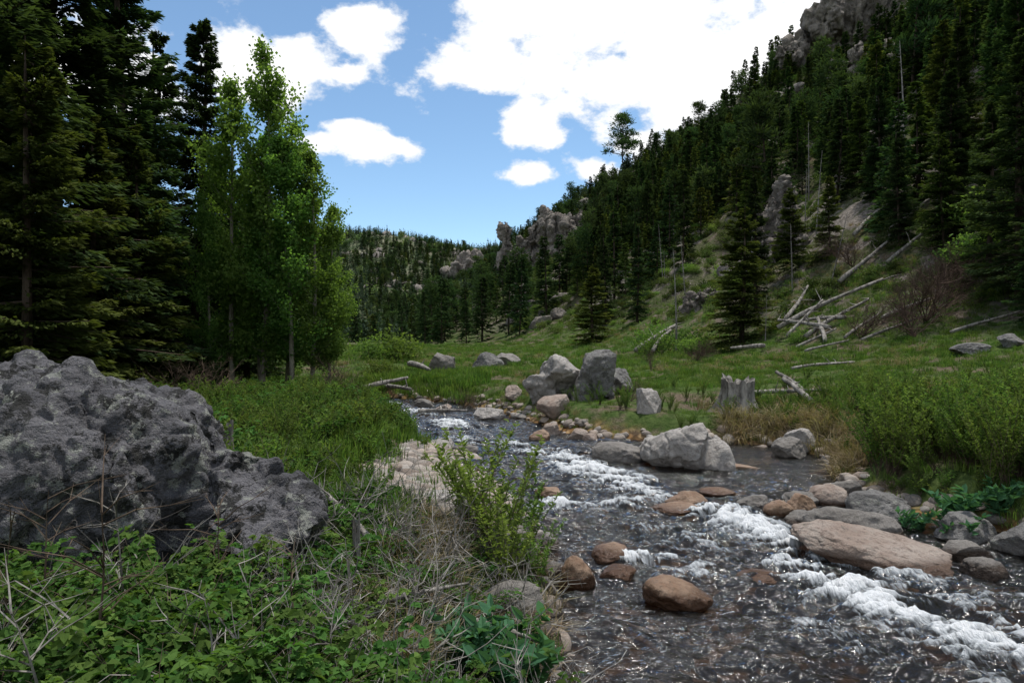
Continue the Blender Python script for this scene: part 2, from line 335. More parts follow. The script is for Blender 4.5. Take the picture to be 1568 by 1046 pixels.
me = qmesh('creek_water', Vw, grid_faces(len(ys), nc), mats=[water_mat()], smooth=True, extra={'foam': foam.ravel(), 'fu': U.ravel(), 'fv': Vv.ravel()})
put('creek_water', me)
# ------------------------------------------------------------------ rocks
def rock(name, x, y, size, mat, seed, base=None, rot=0, sub=5, cuts=12, sink=.3, tilt=(0, 0), rnd=0., amp=.06, dmin=.5):
    V, F = rockshape(sub, size, seed, cuts, amp=amp, rot=rot, round_=rnd, dmin=dmin)
    if base is None: base = hz(x, y)
    me = qmesh(name, V, F, mats=[mat], smooth=True)
    me.set_sharp_from_angle(angle=math.radians(38))
    return put(name, me, (x, y, base+size[2]*(1-2*sink)), tilt=tilt)
def bigrock(name, blobs, voxel, amp, mat, seed, freq=1.5, sub=5, cuts=14, cliffy=False, fine=0., dm=(.55, .88)):
    c = np.array(blobs[0][0], float)
    VV = []; FF = []; k = 0
    for i, (p, s, rt) in enumerate(blobs):
        V, F = rockshape(sub, s, seed+i*7, cuts, amp=.04, rot=rt, dmin=dm[0], dmax=dm[1]); VV.append(V+np.array(p)-c); FF.append(F+k); k += len(V)
    me = qmesh('tmp', np.vstack(VV), np.vstack(FF)); o = put('tmp', me)
    md = o.modifiers.new('r', 'REMESH'); md.mode = 'VOXEL'; md.voxel_size = voxel
    dg = bpy.context.evaluated_depsgraph_get(); m2 = bpy.data.meshes.new_from_object(o.evaluated_get(dg))
    bpy.data.objects.remove(o)
    m2.name = name; nv = len(m2.vertices); co = np.empty(nv*3, np.float32); m2.vertices.foreach_get('co', co); co = co.reshape(-1, 3).astype(float)
    no = np.empty(nv*3, np.float32); m2.vertex_normals.foreach_get('vector', no); no = no.reshape(-1, 3)
    x, y, z = co.T
    d = fbm(x, y, z, freq, 5, seed, .55)*amp - amp*.9*np.clip(1-np.abs(fbm(x, y, z, freq*.8, 3, seed+50))*6, 0, 1)
    if cliffy:
        q = fbm(x, y, z*.6, freq*1.3, 3, seed+60)*3.5; d = d+amp*1.1*(np.floor(q)+sstep(.35, .65, q-np.floor(q)))/2
        if cliffy is True: d = d-amp*2.0*np.clip(1-np.abs(fbm(x, y, z*.18, freq*1.5, 3, seed+70))*5, 0, 1)
    if fine:
        d = d+fine*fbm(x, y, z, freq*4, 4, seed+80, .65)-fine*.8*np.clip(1-np.abs(fbm(x, y, z, freq*2.6, 3, seed+90))*5, 0, 1)
    co = co+no*d[:, None]; m2.vertices.foreach_set('co', co.astype(np.float32).ravel())
    m2.materials.clear(); m2.materials.append(mat)
    m2.polygons.foreach_set('use_smooth', np.ones(len(m2.polygons), bool)); m2.update()
    return put(name, m2, tuple(c))
bigrock('lichen_boulder', [((-4.2, 5.5, .66), (1.0, 1.2, 1.28), .3), ((-2.85, 5.1, .6), (1.05, 1.0, 1.24), .8), ((-1.8, 4.65, .45), (.55, .7, .74), .2), ((-5.4, 5.6, .6), (1.2, 1.4, 1.3), 1.2), ((-3.3, 4.4, .3), (1.2, .8, .85), .1), ((-2.25, 5.0, .55), (.6, .8, 1.1), 1.9)], .022, .08, M_grey, 5, 1.4, fine=.030, dm=(.55, .85), cliffy=2)
bigrock('pale_boulder', [((2.95, 11.5, .38), (.66, .6, .6), .4), ((2.55, 11.75, .28), (.35, .4, .42), 1.), ((3.35, 11.3, .2), (.3, .4, .4), 0)], .025, .035, M_pale, 88, 2.5, cuts=11, fine=.010, dm=(.42, .78))
bigrock('meadow_boulder', [((1.15, 18.2, 1.2), (.9, .8, .66), .2), ((.75, 18.0, 1.0), (.55, .6, .5), .7)], .035, .05, M_pale, 31, 2., fine=.015, dm=(.42, .78))
bigrock('meadow_boulder', [((2.25, 18.0, 1.2), (.72, .7, .76), .5), ((2.9, 18.5, 1.0), (.6, .6, .55), .2), ((1.9, 17.5, .85), (.4, .35, .5), .5)], .035, .045, M_gray2, 47, 2., fine=.015, dm=(.42, .78))
for (nm, x, y, s, mt, sd, kw) in [
    ('creekside_rock', 1.85, 11.9, (.40, .3, .22), M_mid, 3, dict(rnd=.3)), ('creekside_rock', 4.9, 12.1, (.26, .2, .24), M_mid, 9, {}), ('creekside_rock', 5.3, 12.6, (.25, .25, .3), M_pale, 10, {}),
    ('pink_granite_slab', 3.62, 6.75, (.72, .34, .24), M_pink, 14, dict(rot=-.55, tilt=(0, .12), sub=6)),
    ('creekside_slab', 3.85, 7.75, (.55, .32, .2), M_mid, 15, dict(rnd=.3, rot=-.2)), ('creekside_rock', 4.45, 6.45, (.2, .15, .13), M_mid, 16, dict(rnd=.4)), ('creekside_rock', 4.6, 6.9, (.26, .18, .12), M_mid, 17, {}),
    ('creekside_rock', 4.6, 8.5, (.36, .28, .22), M_gray2, 18, {}), ('creekside_rock', 5.0, 7.6, (.3, .25, .2), M_gray2, 19, {}), ('creekside_rock', 5.4, 7.1, (.3, .3, .22), M_gray2, 191, {}),
    ('creekside_rock', 3.25, 8.35, (.17, .13, .13), M_red, 20, dict(rnd=.3)), ('creekside_rock', 3.55, 8.5, (.2, .15, .16), M_red, 21, {}), ('creekside_rock', 3.4, 8.0, (.16, .13, .12), M_mid, 22, dict(rnd=.3)),
    ('creekside_rock', 3.1, 8.7, (.2, .17, .12), M_mid, 23, {}), ('creekside_rock', 3.75, 8.9, (.2, .17, .17), M_mid, 24, {}), ('creekside_rock', 4.2, 9.0, (.25, .2, .17), M_pink, 25, {}), ('creekside_rock', 4.5, 9.3, (.22, .2, .2), M_mid, 251, {}),
    ('creek_boulder', 1.38, 5.75, (.26, .20, .15), M_red, 30, dict(rnd=.3)), ('creek_boulder', .56, 6.15, (.17, .16, .2), M_red, 31, dict(rnd=.4)), ('creek_boulder', 1.0, 6.85, (.18, .15, .12), M_red, 32, dict(rnd=.4)),
    ('creek_boulder', 1.0, 6.4, (.16, .12, .07), M_red, 33, dict(rnd=.4)), ('creek_boulder', 2.3, 6.3, (.2, .16, .05), M_red, 34, dict(rnd=.4)), ('creek_boulder', 2.25, 8.9, (.26, .2, .14), M_red, 35, {}), ('creek_boulder', 2.05, 8.6, (.3, .18, .07), M_red, 36, {}),
    ('creek_boulder', .5, 9.4, (.2, .16, .1), M_red, 361, {}), ('creek_boulder', 2.9, 9.6, (.24, .18, .05), M_red, 363, dict(rnd=.4)), ('creek_boulder', 3.7, 11.2, (.3, .2, .05), M_red, 364, {}),
    ('bank_rock', .3, 7.15, (.17, .14, .14), M_mid, 37, {}), ('bank_rock', -.12, 6.25, (.4, .3, .2), M_mid, 38, dict(rnd=.3)), ('bank_rock', .33, 6.35, (.13, .11, .11), M_mid, 39, dict(rnd=.3)), ('bank_rock', -.5, 7.3, (.2, .17, .22), M_mid, 40, {}), ('bank_rock', .1, 7.7, (.17, .12, .13), M_mid, 401, {}),
    ('bank_rock', -.05, 5.35, (.3, .22, .14), M_mid, 402, {}), ('bank_rock', .25, 4.9, (.14, .12, .1), M_mid, 403, {}),
    ('creek_boulder', 1.05, 16.6, (.42, .35, .3), M_pink, 41, dict(rnd=.2)), ('creek_boulder', -.6, 17.9, (.34, .3, .24), M_pale, 42, {}), ('creek_boulder', .0, 19.2, (.25, .25, .26), M_pink, 43, {}), ('creek_boulder', .6, 14.3, (.24, .2, .14), M_red, 44, dict(rnd=.3)),
    ('creek_boulder', 1.35, 14.2, (.22, .2, .16), M_pink, 45, {}), ('creek_boulder', 1.6, 13.8, (.15, .15, .12), M_pink, 46, {}), ('creek_boulder', .9, 15.2, (.2, .2, .16), M_pink, 47, {}), ('creek_boulder', -.9, 12.6, (.25, .2, .12), M_mid, 48, {}),
    ('creek_boulder', -1.9, 19.5, (.25, .2, .16), M_pink, 49, {}), ('creek_boulder', -2.7, 21, (.3, .2, .16), M_mid, 50, {}), ('bank_rock', 2.9, 14.8, (.3, .26, .42), M_pale, 52, {}),
    ('bank_rock', -1.0, 8.6, (.3, .22, .13), M_pale, 53, {}), ('bank_rock', -1.35, 13.2, (.3, .2, .12), M_pale, 54, {}),
    ('valley_rock', -3.1, 30, (.7, .5, .55), M_mid, 60, {}), ('valley_rock', -1.2, 34, (.7, .5, .5), M_gray2, 61, {}), ('valley_rock', -.3, 36, (.6, .5, .5), M_mid, 62, {}),
    ('meadow_rock', 13.2, 19.6, (.5, .4, .18), M_gray2, 66, {}), ('meadow_rock', 14.2, 19.4, (.4, .35, .2), M_gray2, 67, {}),
]:
    dd = float(river_sd(np.array([x]), np.array([y]))[0]); base = None
    kw = dict(kw)
    if dd < .1: base = float(wlev(y)); kw.setdefault('sink', .32)
    rock(nm, x, y, s, mt, sd, base=base, **kw)
def cliff(name, x, y, w, h, seed, dep=.6, n=5, vox=.35):
    g = np.random.default_rng(seed); bl = []
    z0 = hz(x, y)
    for i in range(n):
        f = (i+.5)/n-.5; hh = h*(1-1.2*abs(f)**1.3)*g.uniform(.7, 1.08)
        bl.append(((x+f*w*.9, y+g.uniform(-.25, .25)*w*dep, z0+hh*.3-.8), (w*g.uniform(.13, .24), w*dep*.4, hh*.68), g.uniform(0, 3)))
    bl.sort(key=lambda b: abs(b[0][0]-x))
    return bigrock(name, bl, vox, h*.04+.08, M_cliff, seed, 4.5/h, sub=4, cuts=20, cliffy=True, dm=(.42, .75), fine=h*.012)
cliff('rock_crag', 9.2, 128, 15, 12, 3, n=9, vox=.16)
cliff('rock_spire', 0.0, 168, 7, 17, 8, n=5, vox=.2)
cliff('rock_crag', 17.3, 43, 3.4, 4.6, 13, n=5, vox=.07)
cliff('rock_crag', 19.8, 50, 4.6, 5.4, 14, n=6, vox=.09)
cliff('rock_crag', 12.6, 44, 3, 2.4, 15, n=5, vox=.07)
cliff('rock_crag', 48, 92, 9, 8, 16, n=6, vox=.18)
cliff('rock_crag', 64, 122, 20, 13, 17, n=9, vox=.25)
cliff('rock_crag', 54, 122, 12, 9, 27, n=6, vox=.22)
cliff('rock_crag', 30, 80, 7, 6, 18, n=6, vox=.14)
cliff('rock_crag', 40, 70, 7, 6, 28, n=6, vox=.14)
cliff('rock_crag', 26.5, 47, 4, 3.5, 29, n=5, vox=.1)
cliff('rock_crag', -16, 190, 12, 9, 19, n=6, vox=.25)
cliff('rock_crag', -20, 330, 26, 16, 20, n=7, vox=.5)
# ------------------------------------------------------------------ scattering with geometry nodes
def gn_scatter(name, P, rot, scl, idx, protos):
    col = bpy.data.collections.new(name+'_parts')
    for i, p in enumerate(protos):
        o = bpy.data.objects.new('%s_p%02d' % (name, i), p); col.objects.link(o)
    me = bpy.data.meshes.new(name); me.vertices.add(len(P)); me.vertices.foreach_set('co', P.astype(np.float32).ravel())
    a = me.attributes.new('rot', 'FLOAT_VECTOR', 'POINT'); a.data.foreach_set('vector', rot.astype(np.float32).ravel())
    a = me.attributes.new('scl', 'FLOAT_VECTOR', 'POINT'); a.data.foreach_set('vector', scl.astype(np.float32).ravel())
    a = me.attributes.new('idx', 'INT', 'POINT'); a.data.foreach_set('value', idx.astype(np.int32))
    o = put(name, me)
    ng = bpy.data.node_groups.new(name, 'GeometryNodeTree')
    ng.interface.new_socket('Geometry', in_out='INPUT', socket_type='NodeSocketGeometry'); ng.interface.new_socket('Geometry', in_out='OUTPUT', socket_type='NodeSocketGeometry')
    gi = ng.nodes.new('NodeGroupInput'); go = ng.nodes.new('NodeGroupOutput')
    ci = ng.nodes.new('GeometryNodeCollectionInfo'); ci.inputs['Collection'].default_value = col; ci.inputs['Separate Children'].default_value = True; ci.inputs['Reset Children'].default_value = True
    ip = ng.nodes.new('GeometryNodeInstanceOnPoints'); ip.inputs['Pick Instance'].default_value = True
    def na(nm, ty):
        q = ng.nodes.new('GeometryNodeInputNamedAttribute'); q.data_type = ty; q.inputs['Name'].default_value = nm; return [s for s in q.outputs if s.enabled and s.name == 'Attribute'][0]
    ng.links.new(gi.outputs[0], ip.inputs['Points']); ng.links.new(ci.outputs[0], ip.inputs['Instance'])
    ng.links.new(na('idx', 'INT'), ip.inputs['Instance Index']); ng.links.new(na('rot', 'FLOAT_VECTOR'), ip.inputs['Rotation']); ng.links.new(na('scl', 'FLOAT_VECTOR'), ip.inputs['Scale'])
    ng.links.new(ip.outputs[0], go.inputs[0])
    md = o.modifiers.new('scatter', 'NODES'); md.node_group = ng
    return o
def scatter(name, x, y, s, protos, tilt=.12, sink=0., weights=None, zs=1.):
    x = np.asarray(x, float); y = np.asarray(y, float); n = len(x)
    if n == 0: return
    z = height(x, y)-sink*s
    rot = np.stack([R.normal(0, tilt, n), R.normal(0, tilt, n), R.uniform(0, 6.283, n)], 1)
    scl = np.stack([s, s, s*R.uniform(.85, 1.15, n)*zs], 1)
    idx = R.choice(len(protos), n, p=weights)
    return gn_scatter(name, np.stack([x, y, z], 1), rot, scl, idx, protos)
# ------------------------------------------------------------------ plants
def conifer(name, h, Rr, nb, ncd, cs, seed, mats, droop=.25, tr=None, z0=.06, fine=True, cw=.3, power=.8):
    g = np.random.default_rng(seed); mb = MB(); tr = tr or h*.014
    zz = np.linspace(0, 1, 9)
    tube(mb, np.stack([.01*h*np.sin(zz*3+seed), .01*h*np.cos(zz*2.3+seed)-.01*h, zz*h], 1), tr*(1-zz)**.9+.004*h*.3, 7 if fine else 4, .5, 1)
    zf = z0+(1-z0)*g.uniform(0, 1, nb)**.9*.985; az = g.uniform(0, 6.283, nb)
    Lb = Rr*((1-zf)**power)*g.uniform(.6, 1.12, nb)*(1+.18*np.sin(az*2+zf*9+seed))+.012*h
    el = -.30+.85*zf+g.normal(0, .09, nb)
    ca, sa = np.cos(az), np.sin(az)
    s = g.uniform(0, 1, (nb, ncd))**.75*.95+.03
    lat = g.uniform(-1, 1, (nb, ncd))*(.08+.42*(1-s)*np.minimum(1, s*3))*1.0
    L = Lb[:, None]
    rad = s*L*np.cos(el)[:, None]; off = lat*L
    z = zf[:, None]*h+L*(s*np.sin(el)[:, None]-droop*s*(1.4-s)*.8)-np.abs(lat)*L*.25+g.normal(0, .012*h*.5, s.shape)*.5
    Px = rad*ca[:, None]-off*sa[:, None]; Py = rad*sa[:, None]+off*ca[:, None]
    P = np.stack([Px, Py, z], -1).reshape(-1, 3)
    sg = np.sign(lat)*(.9-.5*s)
    D = np.stack([ca[:, None]-sg*sa[:, None], sa[:, None]+sg*ca[:, None], (-.25+.5*g.uniform(-1, 1, s.shape))], -1).reshape(-1, 3)
    m = len(P); Nn = np.stack([g.normal(0, .5, m), g.normal(0, .5, m), np.ones(m)], 1)
    var = np.clip(.05+.75*s.ravel()**1.5*g.uniform(.4, 1.2, m)+g.normal(0, .08, m), 0, 1)  # inner crown shade painted in: needles darker near trunk, lighter at tips
    k = g.uniform(.6, 1.3, m)*(.7+.3*np.repeat((1-zf), ncd))
    cards(mb, P, D, Nn, cs*k, cs*cw*k, var, 0)
    if fine:
        for i in range(0, nb, 2):
            t = np.array([0, .5, .95]); zc = zf[i]*h+Lb[i]*(t*np.sin(el[i])-droop*t*(1.4-t)*.8)
            r = t*Lb[i]*np.cos(el[i]); tube(mb, np.stack([r*ca[i], r*sa[i], zc], 1), tr*.22*(1-t*.8), 3, .4, 1)
        for i in range(16):
            a = g.uniform(0, 6.28); zb = g.uniform(.03, .2)*h; l = Rr*g.uniform(.3, .8); t = np.array([0, .5, 1.])
            tube(mb, np.stack([np.cos(a)*l*t, np.sin(a)*l*t, zb-l*.15*t], 1), tr*.15*(1-t*.8), 3, .5, 1)
    return mb.mesh(name, mats)
def pine(name, h, seed, mats, nclump=34, per=90, cs=.28, bare=.3, rw=.26):
    g = np.random.default_rng(seed); mb = MB(); zz = np.linspace(0, 1, 9)
    tube(mb, np.stack([.02*h*np.sin(zz*3+seed), .015*h*zz, zz*h*.97], 1), h*.015*(1-zz*.85), 6, .5, 1)
    for i in range(nclump):
        zf = g.uniform(bare, 1); a = g.uniform(0, 6.28); l = h*rw*(1-.75*(zf-bare)/(1-bare))*g.uniform(.5, 1.1)
        c = np.array([math.cos(a)*l, math.sin(a)*l, zf*h+l*.12]); t = np.array([0, .5, 1.])[:, None]
        tube(mb, np.array([[0, 0, zf*h*.97]])*(1-t)+c*t, [h*.005, h*.004, h*.002], 3, .4, 1)
        P = c+g.normal(size=(per, 3))*np.array([1, 1, .38])*h*.042; D = P-c+np.array([0, 0, .03*h])
        cards(mb, P, D+g.normal(size=P.shape)*.1, g.normal(size=P.shape)+[0, 0, 1.], cs*g.uniform(.6, 1.2, per), cs*.3*np.ones(per), np.clip((P[:, 2]-c[2])/(h*.06)+.45+g.normal(0, .15, per), 0, 1), 0)
    return mb.mesh(name, mats)
def snag(name, h, seed, n=26):
    g = np.random.default_rng(seed); mb = MB(); zz = np.linspace(0, 1, 8)
    tube(mb, np.stack([.03*h*np.sin(zz*2+seed), .02*h*zz, zz*h], 1), h*.012*(1-zz*.8), 6, .5, 0)
    for i in range(n):
        zf = g.uniform(.25, .98); a = g.uniform(0, 6.28); l = h*.13*(1.1-zf)*g.uniform(.4, 1.3); t = np.array([0, .5, 1.])
        tube(mb, np.stack([.03*h*math.sin(zf*2+seed)+np.cos(a)*l*t, .02*h*zf+np.sin(a)*l*t, zf*h+l*.2*t*t], 1), h*.003*(1.1-t), 3, .5, 0)
    return mb.mesh(name, [M_dead])
def aspen(name, h, seed, nb=60, per=230, width=.115, ls=.095):
    g = np.random.default_rng(seed); mb = MB(); zz = np.linspace(0, 1, 12)
    wob = np.stack([.012*h*np.sin(zz*4+seed), .012*h*np.cos(zz*3+seed), zz*h], 1); tube(mb, wob, h*.0085*(1-zz*.9)+.006, 8, .5, 1)
    for i in range(nb):
        zf = g.uniform(.10, .97); a = g.uniform(0, 6.28); prof = min(1, (1-zf)*2.2+.12)*(.55+.45*min(1, zf*4))
        l = h*width*prof*g.uniform(.5, 1.25); up = g.uniform(.6, 1.2); t = np.linspace(0, 1, 4)
        x0 = np.array([np.interp(zf, zz, wob[:, 0]), np.interp(zf, zz, wob[:, 1]), zf*h])
        br = x0+np.stack([math.cos(a)*l*t, math.sin(a)*l*t, up*l*t**1.2], 1); tube(mb, br, .012*(1.1-t), 3, .5, 1)
        s = g.uniform(.2, 1.1, per); c = x0+np.stack([math.cos(a)*l*s, math.sin(a)*l*s, up*l*s**1.2], 1)
        P = c+g.normal(size=(per, 3))*np.array([.13, .13, .17])*(.35+h*.05)
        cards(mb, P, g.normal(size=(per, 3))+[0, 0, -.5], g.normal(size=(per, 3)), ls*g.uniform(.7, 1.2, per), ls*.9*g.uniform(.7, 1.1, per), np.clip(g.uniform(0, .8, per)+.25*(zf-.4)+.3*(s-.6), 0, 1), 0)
    return mb.mesh(name, [M_aspen, M_abark])
def grass(name, nbld, h, seed, mat, spread=.10, w=.006, lean=.5):
    g = np.random.default_rng(seed); mb = MB(); a = g.uniform(0, 6.28, nbld); r = spread*np.sqrt(g.uniform(0, 1, nbld)); a2 = a+g.normal(0, .8, nbld)
    B = np.stack([r*np.cos(a), r*np.sin(a), np.full(nbld, -.02)], 1); H = h*g.uniform(.5, 1.1, nbld); ln = lean*g.uniform(.1, 1, nbld)
    dr = np.stack([np.cos(a2), np.sin(a2), 0*a], 1); S = np.stack([-np.sin(a2), np.cos(a2), 0*a], 1)*w*g.uniform(.7, 1.3, nbld)[:, None]
    up = np.array([0, 0, 1.]); H1 = H[:, None]; l1 = ln[:, None]
    p1 = B+up*H1*.55+dr*H1*l1*.25; p2 = B+up*H1*(1-.3*l1)+dr*H1*l1*.9
    V = np.stack([B-S, B+S, p1+S*.8, p1-S*.8, p2+S*.12, p2-S*.12], 1).reshape(-1, 3); b = np.arange(nbld)[:, None]*6
    F = np.vstack([b+np.array([[0, 1, 2, 3]]), b+np.array([[3, 2, 4, 5]])])
    v = np.repeat(g.uniform(0, 1, nbld), 6); mb.add(V, F, v, 0); return mb.mesh(name, [mat])
def shrub(name, seed, nst, ln, lsz, lw, nl, mats, arch=.6, trip=True, up=1., fan=.4, stem=.004):
    g = np.random.default_rng(seed); mb = MB()
    for i in range(nst):
        a = g.uniform(0, 6.28); L = ln*g.uniform(.6, 1.1); t = np.linspace(0, 1, 7); f = fan*g.uniform(.3, 1.3)
        r = L*(f*t+arch*.45*t**2.2); z = L*up*(t-arch*.35*t**2.5)
        a_ = a+.5*t*g.normal()*.6
        pts = np.stack([r*np.cos(a_)+g.normal(0, .03)*1, r*np.sin(a_)+g.normal(0, .03), z], 1); tube(mb, pts, stem*(1.1-.8*t), 4, .5, 1)
        k = nl; s = g.uniform(.12, 1, k)**.8; c = np.stack([np.interp(s, t, pts[:, j]) for j in range(3)], 1)
        az = g.uniform(0, 6.28, k)
        if trip:
            pet = np.stack([np.cos(az), np.sin(az), g.uniform(-.1, .6, k)], 1); c2 = c+pet*lsz*g.uniform(.5, 1.3, (k, 1))
            for da in (-1.1, 0, 1.1):
                D = np.stack([np.cos(az+da), np.sin(az+da), g.uniform(-.4, .25, k)], 1)
                leaves(mb, c2, D, g.normal(0, .35, (k, 3))+[0, 0, 1.], lsz*g.uniform(.6, 1.2, k)*(1. if da == 0 else .8), lw*g.uniform(.7, 1.1, k), np.clip(g.uniform(0, .7, k)+s*.3, 0, 1), 0)
        else:
            D = np.stack([np.cos(az), np.sin(az), g.uniform(.2, 1.4, k)], 1)
            leaves(mb, c, D, g.normal(0, .6, (k, 3))+[0, 0, 1.], lsz*g.uniform(.6, 1.2, k), lw*g.uniform(.7, 1.2, k), np.clip(g.uniform(0, .7, k)+s*.3, 0, 1), 0)
    return mb.mesh(name, mats)
def bush(name, seed, n, mats, cs=.12, rr=1., hh=.8):
    g = np.random.default_rng(seed); mb = MB(); k = 16; C = nrm(g.normal(size=(k, 3)))*np.array([rr, rr, hh])*g.uniform(.3, .8, (k, 1)); C[:, 2] = np.abs(C[:, 2])+.15
    i = g.integers(0, k, n); P = C[i]+g.normal(size=(n, 3))*np.array([.2, .2, .17])*rr; P[:, 2] = np.abs(P[:, 2])
    for j in range(k): tube(mb, np.array([[0, 0, 0], C[j]*.5+[0, 0, .05], C[j]]), [.02, .014, .006], 3, .5, 1)
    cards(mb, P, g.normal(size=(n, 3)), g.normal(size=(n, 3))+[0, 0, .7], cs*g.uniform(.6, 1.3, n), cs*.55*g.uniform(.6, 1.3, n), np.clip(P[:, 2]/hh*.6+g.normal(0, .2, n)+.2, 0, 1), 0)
    return mb.mesh(name, mats)
def twigs(name, seed, depth, L0, r0, mat, nch=4, upb=.5, spread=.7, base=5):
    g = np.random.default_rng(seed); mb = MB()
    def rec(p, d, L, r, k):
        t = np.linspace(0, 1, 4)[:, None]; bend = g.normal(0, .18, 3)*L
        pts = p+d*L*t+bend*t*t; tube(mb, pts, r*(1-.45*t[:, 0]), 4 if k > 1 else 3, .5, 0)
        if k == 0: return
        for _ in range(nch):
            q = g.uniform(.35, 1); nd = nrm(d+g.normal(0, spread, 3)+np.array([0, 0, upb*.3])); i = min(3, int(q*3.99)); rec(pts[i], nd, L*g.uniform(.5, .8), r*.55, k-1)
    for _ in range(base): rec(np.zeros(3), nrm(np.array([g.normal(0, spread), g.normal(0, spread), upb+.4])), L0*g.uniform(.7, 1.1), r0, depth)
    return mb.mesh(name, [mat])
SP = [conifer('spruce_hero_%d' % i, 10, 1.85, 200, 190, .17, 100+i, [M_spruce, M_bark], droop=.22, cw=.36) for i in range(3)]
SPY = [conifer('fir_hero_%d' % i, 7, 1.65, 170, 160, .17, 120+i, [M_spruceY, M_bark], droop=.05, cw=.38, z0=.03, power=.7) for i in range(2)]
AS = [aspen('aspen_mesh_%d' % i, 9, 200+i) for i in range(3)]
def tree(name, me, x, y, h, h0, rot=None, w=1.):
    k = h/h0; put(name, me, (x, y, hz(x, y)-.08), R.uniform(0, 6.28) if rot is None else rot, (k*w, k*w, k), tilt=(R.normal(0, .015), R.normal(0, .015)))
for (x, y, h, w, v) in [(-9.35, 20, 11.0, .95, 0), (-9.9, 17.3, 13.0, 1.0, 1), (-9.9, 14.6, 13.5, 1.05, 2), (-8.6, 11.2, 11.5, 1.05, 0), (-12.5, 21, 13, 1, 1), (-11.2, 12.8, 14, 1.1, 1), (-12.5, 24.5, 12.5, 1, 2), (-10.4, 25, 8.6, 1, 0), (-12.6, 29, 9.5, 1, 1), (-15, 19, 13, 1.1, 0),
                        (-8.8, 24.5, 6.3, 1.1, 2), (-11.6, 15.8, 11, 1, 0), (-15, 28, 12, 1.1, 2), (-12.6, 33, 8, 1, 1), (-15, 35, 10, 1, 0), (-9.9, 12.2, 9, 1.1, 2), (-8.4, 21.5, 7.5, 1, 1), (-11, 19, 8, 1.2, 2)]:
    tree('spruce_tree', SP[v], x, y, h, 10, w=w)
for (x, y, h, v, w) in [(-6.75, 18.3, 9.4, 0, 1.0), (-7.5, 18.6, 8.6, 1, 1), (-5.9, 18.0, 6.9, 2, 1.15), (-5.35, 18.4, 6.5, 1, 1.15), (-7.0, 19.2, 7.4, 2, 1.1), (-8.1, 18.2, 5.5, 0, 1.), (-6.3, 19.3, 7.6, 0, 1.), (-5.0, 19.0, 5.2, 2, 1.1)]:
    tree('aspen_tree', AS[v], x, y, h, 9, w=w)
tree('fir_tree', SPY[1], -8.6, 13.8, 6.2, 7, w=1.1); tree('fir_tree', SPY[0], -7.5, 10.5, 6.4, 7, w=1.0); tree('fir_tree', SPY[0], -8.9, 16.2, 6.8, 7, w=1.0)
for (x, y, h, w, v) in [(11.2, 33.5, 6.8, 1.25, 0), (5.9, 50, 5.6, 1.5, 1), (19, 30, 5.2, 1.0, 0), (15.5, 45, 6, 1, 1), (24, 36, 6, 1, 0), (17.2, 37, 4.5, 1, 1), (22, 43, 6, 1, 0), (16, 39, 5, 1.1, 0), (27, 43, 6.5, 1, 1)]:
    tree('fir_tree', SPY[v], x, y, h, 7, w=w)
for (x, y, h, w, v) in [(13.4, 37.5, 7.6, .9, 0), (17.6, 23.6, 9.5, 1.2, 1), (16.9, 21.2, 6.3, 1.3, 2), (20.5, 26, 9.0, 1.1, 0), (9.5, 52, 7.5, .9, 1), (22.5, 30, 9, 1.1, 2), (25.5, 33, 9, 1.1, 1), (18.8, 33, 6, .9, 2), (21, 39, 7, .9, 0), (7.9, 58, 8, .9, 2), (15.7, 20.3, 4.0, 1.3, 0), (18.5, 26.5, 7, 1.1, 0), (20, 31, 7.5, 1.1, 1), (22.3, 34, 8, 1, 0), (24.5, 29.5, 9, 1.1, 2)]:
    tree('spruce_tree', SP[v], x, y, h, 10, w=w)
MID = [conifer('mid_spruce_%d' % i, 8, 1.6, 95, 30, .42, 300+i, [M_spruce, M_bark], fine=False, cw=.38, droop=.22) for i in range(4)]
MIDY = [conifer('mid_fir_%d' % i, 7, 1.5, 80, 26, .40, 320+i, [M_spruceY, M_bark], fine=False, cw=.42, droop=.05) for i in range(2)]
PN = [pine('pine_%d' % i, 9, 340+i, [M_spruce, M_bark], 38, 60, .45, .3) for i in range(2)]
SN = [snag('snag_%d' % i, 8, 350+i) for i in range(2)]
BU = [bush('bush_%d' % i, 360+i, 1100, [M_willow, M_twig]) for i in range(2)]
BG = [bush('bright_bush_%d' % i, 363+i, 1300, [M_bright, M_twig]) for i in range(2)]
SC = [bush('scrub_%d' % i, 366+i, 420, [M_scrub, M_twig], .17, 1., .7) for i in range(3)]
put('ponderosa_pine', pine('ponderosa_pine', 17, 399, [M_spruce, M_bark], 44, 90, .8, .35, .24), (33.5, 205, hz(33.5, 205)-.3), 0, 1.1); put('ponderosa_pine', PN[1], (46, 168, hz(46, 168)-.3), 1, 1.2)
def frustum(n, y0, y1, b0=-.85, b1=.85):
    y = np.sqrt(R.uniform(y0**2, y1**2, n)); return R.uniform(b0, b1, n)*y, y
x, y = frustum(10500, 34, 420, -.85, .9); x2, y2 = frustum(3200, 31, 120, .1, .95); isx = np.concatenate([np.zeros(len(x)), np.ones(len(x2))]); x = np.concatenate([x, x2]); y = np.concatenate([y, y2])
xp = .97*x+.242*y; t = -.242*x+.97*y
cl = fbm(x, y, 0, 1/14., 3, 70)
pr = np.where(xp > 24, .8, 0.)+np.where((xp > 11) & (xp <= 24) & (t > 66), .7, 0)+np.where((xp > -22) & (xp <= 11) & (t > 140), .35, 0)+np.where(xp < -20, .5, 0)
pr = pr*np.where((cl < -.3), .3, 1)*np.where((xp < 34) & (y < 56) & (xp > 20), .35, 1)*np.where((isx > 0) & (xp < 27), 0, 1)*np.where(isx > 0, .5, 1)
